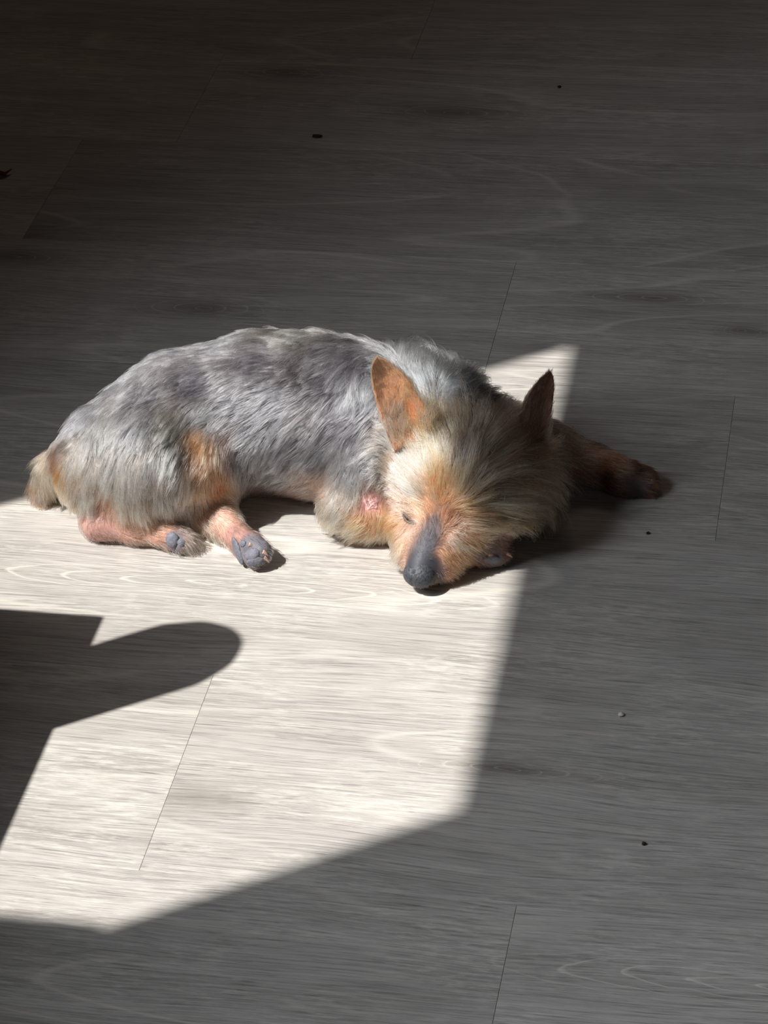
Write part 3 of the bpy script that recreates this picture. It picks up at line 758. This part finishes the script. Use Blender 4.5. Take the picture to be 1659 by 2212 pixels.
def dog_mesh(name):
    me, co = grow_surface(name, PRIMS, 0.0018)
    bm = bmesh.new()
    bm.from_mesh(me)
    nb = len(bm.verts)
    for e in EARS:
        V, F = ear_geometry(e)
        vs = [bm.verts.new(v) for v in V]
        for f in F:
            bm.faces.new([vs[i] for i in f])
    bmesh.ops.recalc_face_normals(bm, faces=bm.faces[:])
    for f in bm.faces:
        f.smooth = True
    bm.to_mesh(me)
    bm.free()
    return me, nb



# ---------------------------------------------------------------- the dog
from mathutils.kdtree import KDTree
rng = np.random.default_rng(7)
dog = thing('dog', (-0.03, 0.0, 0.0), 'small silver and tan terrier asleep in the patch of sunlight on the floor', 'dog')
GA = np.array(GUIDES, float)
GPOS, GDIR, GLEN, GLIFT, GCOL, GDEN, GSKIN = GA[:, :3], GA[:, 3:6], GA[:, 6] / 1000, GA[:, 7], GA[:, 8:11], GA[:, 11], GA[:, 12:15]
GEAR = GA[:, 15] > .5
to_lin = lambda c: np.where(c / 255 <= .04045, c / 255 / 12.92, ((c / 255 + .055) / 1.055) ** 2.4)


def groom(P, on_ear, power=4.0):
    W = np.empty((len(P), len(GPOS)), np.float32)
    for i in range(0, len(P), 20000):
        d2 = ((P[i:i + 20000, None, :] - GPOS[None]) ** 2).sum(2)
        d2 += 1.0 * (on_ear[i:i + 20000, None] != GEAR[None])
        w = 1 / (d2 + 6e-6) ** (power / 2)
        W[i:i + 20000] = w / w.sum(1, keepdims=True)
    return W


me, n_body = dog_mesh('body')
nv = len(me.vertices)
co = np.empty(nv * 3, np.float32)
me.vertices.foreach_get('co', co)
co = co.reshape(-1, 3).astype(float)
Wv = groom(co, np.arange(nv) >= n_body)
ca = me.color_attributes.new('skin', 'FLOAT_COLOR', 'POINT')
skin = np.ones((nv, 4), np.float32)
skin[:, :3] = Wv @ to_lin(GSKIN)
ca.data.foreach_set('color', skin.ravel())

mt, nt, b = new_mat('dog_skin')
at_ = nt.nodes.new('ShaderNodeAttribute')
at_.attribute_name = 'skin'
tc = nt.nodes.new('ShaderNodeTexCoord')
n1 = nt.nodes.new('ShaderNodeTexNoise')
n1.inputs['Scale'].default_value = 160
n1.inputs['Detail'].default_value = 5
nt.links.new(tc.outputs['Object'], n1.inputs['Vector'])
mr = nt.nodes.new('ShaderNodeMapRange')
mr.inputs['From Min'].default_value = .3
mr.inputs['From Max'].default_value = .7
mr.inputs['To Min'].default_value = .75
mr.inputs['To Max'].default_value = 1.12
nt.links.new(n1.outputs['Fac'], mr.inputs['Value'])
vs = nt.nodes.new('ShaderNodeVectorMath')
vs.operation = 'SCALE'
nt.links.new(at_.outputs['Color'], vs.inputs[0])
nt.links.new(mr.outputs[0], vs.inputs['Scale'])
nt.links.new(vs.outputs[0], b.inputs['Base Color'])
b.inputs['Roughness'].default_value = .55
b.inputs['Specular IOR Level'].default_value = .3
b.inputs['Subsurface Weight'].default_value = .35
b.inputs['Subsurface Radius'].default_value = (.004, .0012, .0006)
bp = nt.nodes.new('ShaderNodeBump')
bp.inputs['Strength'].default_value = .5
bp.inputs['Distance'].default_value = .0006
nt.links.new(n1.outputs['Fac'], bp.inputs['Height'])
nt.links.new(bp.outputs['Normal'], b.inputs['Normal'])
me.materials.append(mt)
body = bpy.data.objects.new('body', me)
COL.objects.link(body)
body.parent = dog
body.matrix_parent_inverse = Matrix.Translation(-dog.location)

# fur -----------------------------------------------------------
me.calc_loop_triangles()
nt3 = len(me.loop_triangles)
tri = np.empty(nt3 * 3, np.int32)
me.loop_triangles.foreach_get('vertices', tri)
tri = tri.reshape(-1, 3)
vn = np.empty(nv * 3, np.float32)
me.vertices.foreach_get('normal', vn)
vn = vn.reshape(-1, 3).astype(float)
A0, A1, A2 = co[tri[:, 0]], co[tri[:, 1]], co[tri[:, 2]]
area_ = np.linalg.norm(np.cross(A1 - A0, A2 - A0), axis=1) / 2
cen = (A0 + A1 + A2) / 3
# hair grows where it can be seen from the room: not on the underside pressed on the floor
keep = (cen[:, 2] > .003)
NH = 215000
prob = area_ * keep
pick = rng.choice(nt3, NH, p=prob / prob.sum())
u1, u2 = rng.random(NH), rng.random(NH)
sq = np.sqrt(u1)
bw = np.stack([1 - sq, sq * (1 - u2), sq * u2], 1)
root = (A0[pick] * bw[:, :1] + A1[pick] * bw[:, 1:2] + A2[pick] * bw[:, 2:])
nrm = (vn[tri[pick]] * bw[:, :, None]).sum(1)
nrm /= np.linalg.norm(nrm, axis=1, keepdims=True) + 1e-9
ear_root = tri[pick, 0] >= n_body
Wr = groom(root, ear_root)
dens = Wr @ GDEN
sel = rng.random(NH) < dens
root, nrm, Wr, ear_root = root[sel], nrm[sel], Wr[sel], ear_root[sel]
n = len(root)


def wavefield(P, freq, seed):
    """cheap smooth noise: a few random sine waves"""
    r = np.random.default_rng(seed)
    k = r.normal(size=(9, 3)) * freq
    ph = r.random(9) * 6.283
    return np.sin(P @ k.T + ph).sum(1) / 3.0


Ln = (Wr @ GLEN) * np.exp(rng.normal(0, .26, n)) * (1 + .18 * wavefield(root, 140, 3))
lift = Wr @ GLIFT
# the coat behind the upright ear flaps is short there
kd = KDTree(nv - n_body)
per_ear = (nv - n_body) // len(EARS)
for q in range(n_body, nv):
    if ((q - n_body) % per_ear) % (per_ear // 2) > per_ear // 2 * .38:
        kd.insert(co[q], q)
kd.balance()
near = np.array([kd.find(p)[2] for p in root])
short = (~ear_root) & (near < .016)
Ln = np.where(short, np.minimum(Ln, .004), Ln)
lift = np.where(short, .05, lift)
tdir = Wr @ GDIR
tdir -= nrm * (tdir * nrm).sum(1, keepdims=True)
tdir /= np.linalg.norm(tdir, axis=1, keepdims=True) + 1e-9
bit = np.cross(nrm, tdir)
ang = .20 * wavefield(root, 90, 5) + .16 * wavefield(root, 260, 6) + rng.normal(0, .16, n)
tdir = tdir * np.cos(ang)[:, None] + bit * np.sin(ang)[:, None]
bit = np.cross(nrm, tdir)

NP = 7
pts = np.empty((n, NP, 3))
pts[:, 0] = root - nrm * .0004
step = (Ln / (NP - 1))[:, None]
bend = rng.normal(0, .15, n)[:, None] + .25 * wavefield(root, 180, 9)[:, None]
lift_n = (lift * (1 + .5 * wavefield(root, 120, 11)) + np.abs(rng.normal(0, .08, n)))[:, None]
grav = np.clip(Ln / .03, 0, 1.2)[:, None]
d = tdir
for i in range(1, NP):
    s = i / (NP - 1)
    d = tdir + nrm * (lift_n * 2.2 * (1 - s) + .25 * (1 - s) ** 2 + .02) + bit * bend * (s - .3) - np.array([0, 0, 1.0]) * grav * .38 * s
    d /= np.linalg.norm(d, axis=1, keepdims=True)
    pts[:, i] = pts[:, i - 1] + d * step

OWN = []
# locks: neighbouring hairs lean together towards their tips
def clump(pts, root, Ln, every, strength, seed):
    r = np.random.default_rng(seed)
    ids = r.choice(len(root), len(root) // every, replace=False)
    kd = KDTree(len(ids))
    for q, i in enumerate(ids):
        kd.insert(root[i], q)
    kd.balance()
    own = np.array([ids[kd.find(p)[1]] for p in root])
    OWN.append(own)
    st = strength * np.clip(Ln / .016, .15, 1.15)
    for i in range(2, NP):
        s = (i / (NP - 1)) ** 1.4
        tgt = pts[own, i]
        pts[:, i] += (tgt - pts[:, i]) * (st * s)[:, None] * .8
    return pts


pts = clump(pts, root, Ln, 14, .80, 21)
pts = clump(pts, root, Ln, 90, .30, 22)

# keep the hairs outside the body and above the floor
for i in range(2, NP):
    P = pts[:, i]
    dd, gg = sdf_grad(P, PRIMS)
    tgt = .0006 + .0012 * i / NP
    push = np.clip(tgt - dd, 0, .02)
    P += gg * push[:, None]
    P[:, 2] = np.maximum(P[:, 2], .0006 + .0004 * rng.random(n))

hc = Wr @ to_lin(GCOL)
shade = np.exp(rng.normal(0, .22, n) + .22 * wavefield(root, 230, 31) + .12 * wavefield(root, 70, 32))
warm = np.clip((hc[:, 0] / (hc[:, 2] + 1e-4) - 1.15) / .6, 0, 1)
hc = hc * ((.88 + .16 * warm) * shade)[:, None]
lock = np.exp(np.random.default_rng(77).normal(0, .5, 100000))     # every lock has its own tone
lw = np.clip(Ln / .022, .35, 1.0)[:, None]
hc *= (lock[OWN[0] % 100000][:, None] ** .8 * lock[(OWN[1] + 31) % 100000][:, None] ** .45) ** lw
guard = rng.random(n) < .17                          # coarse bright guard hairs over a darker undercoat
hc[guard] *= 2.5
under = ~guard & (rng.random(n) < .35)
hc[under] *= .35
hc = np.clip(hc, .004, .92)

hd = bpy.data.hair_curves.new('fur')
hd.add_curves([NP] * n)
hd.attributes['position'].data.foreach_set('vector', pts.astype(np.float32).ravel())
tt = np.linspace(0, 1, NP)
rad = .000115 * (1 - .72 * tt ** 1.6)
rr = (rad[None] * np.exp(rng.normal(0, .15, n))[:, None] * np.clip(Ln / .012, .55, 1.05)[:, None] * np.where(guard, 1.45, .95)[:, None]).astype(np.float32)
ra = hd.attributes.get('radius') or hd.attributes.new('radius', 'FLOAT', 'POINT')
ra.data.foreach_set('value', rr.ravel())
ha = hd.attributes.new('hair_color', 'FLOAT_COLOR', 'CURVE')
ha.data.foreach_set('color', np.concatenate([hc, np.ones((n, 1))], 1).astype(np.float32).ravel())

mh = bpy.data.materials.new('dog_hair')
mh.use_nodes = True
hn = mh.node_tree
hn.nodes.clear()
out = hn.nodes.new('ShaderNodeOutputMaterial')
hb = hn.nodes.new('ShaderNodeBsdfHairPrincipled')
hb.model = 'CHIANG'
hb.parametrization = 'COLOR'
hb.inputs['Roughness'].default_value = .28
hb.inputs['Radial Roughness'].default_value = .5
hb.inputs['Coat'].default_value = .0
at_ = hn.nodes.new('ShaderNodeAttribute')
at_.attribute_name = 'hair_color'
hn.links.new(at_.outputs['Color'], hb.inputs['Color'])
hn.links.new(hb.outputs[0], out.inputs['Surface'])
hd.materials.append(mh)
fur = bpy.data.objects.new('fur', hd)
COL.objects.link(fur)
fur.parent = dog
fur.matrix_parent_inverse = Matrix.Translation(-dog.location)
fur['kind'] = 'stuff'
fur['label'] = 'silver grey coat turning tan and cream on head and legs'

# nose, pads, claws, eyelids ------------------------------------
M_nose = simple_mat('nose_leather', (64, 66, 72), .5, .3, 700, .6, .5)
M_pad = simple_mat('paw_pad_leather', (112, 112, 122), .6, .15, 700, .5, .4)
M_claw = simple_mat('claw_horn', (205, 175, 160), .4, .1, 300, .1, .5, .3)
M_lid = simple_mat('eyelid_skin', (112, 92, 78), .5, .2, 500, .3, .4)
M_eye = simple_mat('eye_slit', (22, 18, 16), .25, .1, 500, .05, .6)
M_sore = simple_mat('bald_elbow_skin', (236, 186, 182), .5, .22, 420, .6, .4, .4)

nc, nb_ = Vector(NOSE[0]), Vector(NOSE[1])
ax = (nc - nb_).normalized()                       # muzzle axis, pointing forward
side = ax.cross(Vector((0, 0, 1))).normalized()
up_ = side.cross(ax).normalized()
bm = bmesh.new()
bmesh.ops.create_icosphere(bm, subdivisions=5, radius=1)
for v in bm.verts:
    p = v.co.copy()
    # nostrils: two comma-shaped dents, and the groove between them
    x_, y_, z_ = p.x, p.y, p.z
    s = 1.0
    for sg in (-1, 1):
        dn = (x_ - sg * .42) ** 2 / .05 + (z_ + .02) ** 2 / .035
        if y_ > 0:
            s -= .30 * math.exp(-dn)
    s -= .08 * math.exp(-(x_ / .09) ** 2) * (1 if y_ > -.2 else 0)
    q = Vector((x_ * .0100 * (1 + .10 * (z_ > 0)), y_ * (.0085 if y_ > 0 else .0125), z_ * .0092)) * s
    v.co = nc + side * q.x + ax * q.y + up_ * q.z
    v.co.z = max(v.co.z, .0008)
link_mesh('nose', bm, M_nose, dog, smooth=True)['label'] = 'dark grey leathery nose touching the floor'

for (c_, n_, vx, rx, ry) in PADS:
    c_, n_, vx = Vector(c_), Vector(n_), Vector(vx)
    vy = n_.cross(vx)
    bm = bmesh.new()
    bmesh.ops.create_icosphere(bm, subdivisions=4, radius=1)
    for v in bm.verts:
        p = v.co
        sq_ = 1 - .10 * math.sin(p.x * 3 + 1) * (p.y > 0)
        v.co = c_ + vx * p.x * rx * sq_ + vy * p.y * ry + n_ * p.z * min(rx, ry) * .48
        v.co.z = max(v.co.z, .0008)
    link_mesh('paw_pad', bm, M_pad, dog, smooth=True)

for (c_, v_, L_) in CLAWS:
    c_, v_ = Vector(c_), Vector(v_)
    sd_ = v_.cross(Vector((0, 0, 1))).normalized()
    u3 = sd_.cross(v_)
    bm = bmesh.new()
    rings = []
    for i in range(7):
        t = i / 6
        cc = c_ + v_ * (L_ * (t - .25)) - u3 * (L_ * .35 * t * t)
        r_ = .0013 * (1 - t) ** .7 + .0001
        rings.append([bm.verts.new(cc + (sd_ * math.cos(a) + u3 * math.sin(a) * 1.25) * r_) for a in [k * math.pi / 4 for k in range(8)]])
    for a, b2 in zip(rings, rings[1:]):
        for k in range(8):
            bm.faces.new((a[k], a[(k + 1) % 8], b2[(k + 1) % 8], b2[k]))
    bm.faces.new(rings[0][::-1])
    bm.faces.new(rings[-1])
    for v in bm.verts:
        v.co.z = max(v.co.z, .0006)
    link_mesh('claw', bm, M_claw, dog, smooth=True)

# the closed eye: two lids meeting in a dark slit
ea, eb, ec = (Vector(MARKS[k][0]) for k in ('eye_a', 'eye_b', 'eye_c'))
en = Vector(MARKS['eye_b'][1])
for nm, offs, rad_, mat_ in (('eyelid', .0014, .0009, M_lid), ('eyelid', -.0014, .0009, M_lid), ('eye', 0.0, .0011, M_eye)):
    bm = bmesh.new()
    across = (ec - ea).normalized().cross(en).normalized()
    prev = None
    for i in range(13):
        t = i / 12
        p = ea.lerp(eb, t * 2) if t < .5 else eb.lerp(ec, t * 2 - 1)
        bulge = math.sin(t * math.pi)
        cc = p + across * (offs * bulge + .0006 * bulge) + en * ((.0008 if offs else .0001) * bulge)
        r_ = rad_ * (.25 + .75 * bulge)
        ring = [bm.verts.new(cc + (across * math.cos(a) + en * math.sin(a)) * r_) for a in [k * math.pi / 4 for k in range(8)]]
        if prev:
            for k in range(8):
                bm.faces.new((prev[k], prev[(k + 1) % 8], ring[(k + 1) % 8], ring[k]))
        prev = ring
    link_mesh(nm, bm, mat_, dog, smooth=True)

# bald calloused spot on the elbow
c_, n_ = Vector(MARKS['sore'][0]), Vector(MARKS['sore'][1])
vx = n_.cross(Vector((0, 1, 0))).normalized()
vy = n_.cross(vx)
bm = bmesh.new()
bmesh.ops.create_icosphere(bm, subdivisions=4, radius=1)
for v in bm.verts:
    p = v.co
    k_ = 1 + .22 * math.sin(5 * math.atan2(p.y, p.x) + 1)
    v.co = c_ + vx * p.x * .0048 * k_ + vy * p.y * .0056 * k_ + n_ * (p.z * .0012 + .0004 * math.sin(p.x * 11) * math.cos(p.y * 9))
link_mesh('callus', bm, M_sore, dog, smooth=True)['label'] = 'bald pink spot on the elbow'

# ---------------------------------------------------------------- made-up unseen things beside the window, shaped for their shadows
def blocker_cabinet():  # unseen furniture invented to cast the square-cornered shadow
    h = .42
    x1 = -.1353 - h / math.tan(SUN_EL) * math.cos(SUN_AZ)
    y1 = -.1413 - h / math.tan(SUN_EL) * math.sin(SUN_AZ)
    x0, y0 = -.90, -1.30
    c = thing('blocker_cabinet', ((x0 + x1) / 2, (y0 + y1) / 2, 0), 'made-up low wooden cabinet standing by the window', 'blocker_cabinet')
    box('blocker_top', (x0, y0, h - .022), (x1, y1, h), M_wood, .003, parent=c)
    box('blocker_body', (x0 + .01, y0 + .01, .04), (x1 - .022, y1 - .01, h - .022), M_wood, .002, parent=c)
    box('blocker_plinth', (x0 + .03, y0 + .03, 0), (x1 - .06, y1 - .03, .04), M_wood, .002, parent=c)
    w = (y1 - y0 - .04) / 2
    for q in range(2):
        a = y0 + .016 + q * (w + .008)
        dr = box('added_door', (x1 - .022, a, .05), (x1 - .006, a + w, h - .03), M_wood, .002, parent=c)
        bm = bmesh.new()
        bmesh.ops.create_uvsphere(bm, u_segments=16, v_segments=10, radius=.009, matrix=Matrix.Translation((x1 + .004, a + (w - .04 if q == 0 else .04), .25)))
        k = link_mesh('blocker_knob', bm, M_frame, smooth=True)
        k.parent = dr
        k.matrix_parent_inverse = Matrix.Translation(-c.location)
        k.matrix_parent_inverse = dr.matrix_world.inverted()
    return c


blocker_cabinet()


def lathe(bm, prof, c, n=40):
    rings = []
    for r, z in prof:
        rings.append([bm.verts.new((c[0] + r * math.cos(a), c[1] + r * math.sin(a), c[2] + z)) for a in [2 * math.pi * k / n for k in range(n)]])
    for a, b2 in zip(rings, rings[1:]):
        for k in range(n):
            bm.faces.new((a[k], a[(k + 1) % n], b2[(k + 1) % n], b2[k]))
    bm.faces.new(rings[0][::-1])
    bm.faces.new(rings[-1])


JX, JY = BLOCKER_POS
bm = bmesh.new()
lathe(bm, [(.026, 0), (.034, .004), (.0350, .03), (.0350, .17), (.035, .198), (.030, .221), (.022, .237), (.012, .246), (.003, .249)], (JX, JY, .4205))
o = link_mesh('blocker_jar', bm, M_blocker, smooth=True)  # invented object, shaped to cast the rounded shadow
o['label'] = 'made-up tall stoneware jar with a domed lid on the cabinet'
o['category'] = 'blocker jar'

# crumbs and fluff on the floor ---------------------------------
M_pale = simple_mat('bread_crumb', (228, 222, 205), .8, .1, 900, .5)
M_dark = simple_mat('dark_crumb', (46, 30, 26), .8, .2, 900, .5)


def crumb(name, loc, r, mat, label, squash=(1, 1, .6), seed=1):
    bm = bmesh.new()
    bmesh.ops.create_icosphere(bm, subdivisions=3, radius=1)
    g = np.random.default_rng(seed)
    ks, ph = g.normal(size=(4, 3)) * 3, g.random(4) * 6
    for v in bm.verts:
        p = np.array(v.co)
        s = 1 + .14 * np.sin(ks @ p + ph).sum() / 2
        v.co = Vector((p[0] * r * squash[0] * s, p[1] * r * squash[1] * s, max(p[2] * r * squash[2] * s, -r * squash[2] * .8)))
    o = link_mesh(name, bm, mat, smooth=True)
    o.location = (loc[0], loc[1], r * squash[2] * .8 + .0001)
    o['label'] = label
    o['category'] = 'crumb'
    return o


crumb('crumb', CRUMBS[0], .0018, M_pale, 'tiny pale crumb on the shaded floor right of the sunlit patch', seed=3)
crumb('crumb', CRUMBS[1], .0013, M_dark, 'tiny dark crumb on the shaded floor below the outstretched front paw', seed=4)
crumb('crumb', CRUMBS[2], .0013, M_dark, 'tiny dark crumb near the bottom right on the shaded floor', seed=5)
crumb('crumb', CRUMBS[3], .0026, M_dark, 'long dark speck on the dark floor beyond the dog', (1.7, .8, .5), seed=6)
crumb('crumb', CRUMBS[5], .0016, M_dark, 'small dark speck near the top right of the dark floor', seed=8)


def leaf_bit():
    bm = bmesh.new()
    c = Vector((*CRUMBS[4][:2], 0))
    pts_ = [(-.0075, -.002), (-.003, -.0042), (.003, -.003), (.0042, .001), (.006, .0062), (.0005, .0028), (-.004, .002)]
    top, bot = [], []
    for i, (x_, y_) in enumerate(pts_):
        zz = .0012 + .0028 * abs(math.sin(i * 1.3))
        top.append(bm.verts.new(c + Vector((x_, y_, zz + .0005))))
        bot.append(bm.verts.new(c + Vector((x_, y_, zz - .0002))))
    ct, cb = bm.verts.new(c + Vector((0, 0, .0012))), bm.verts.new(c + Vector((0, 0, .0004)))
    k = len(pts_)
    for i in range(k):
        j = (i + 1) % k
        bm.faces.new((top[i], top[j], ct))
        bm.faces.new((bot[j], bot[i], cb))
        bm.faces.new((top[i], bot[i], bot[j], top[j]))
    o = link_mesh('dry_leaf', bm, M_leaf)
    o['label'] = 'scrap of curled dry brown leaf at the left edge of the dark floor'
    o['category'] = 'leaf'


M_leaf = simple_mat('dry_leaf_brown', (105, 52, 34), .8, .2, 300, .3)
leaf_bit()
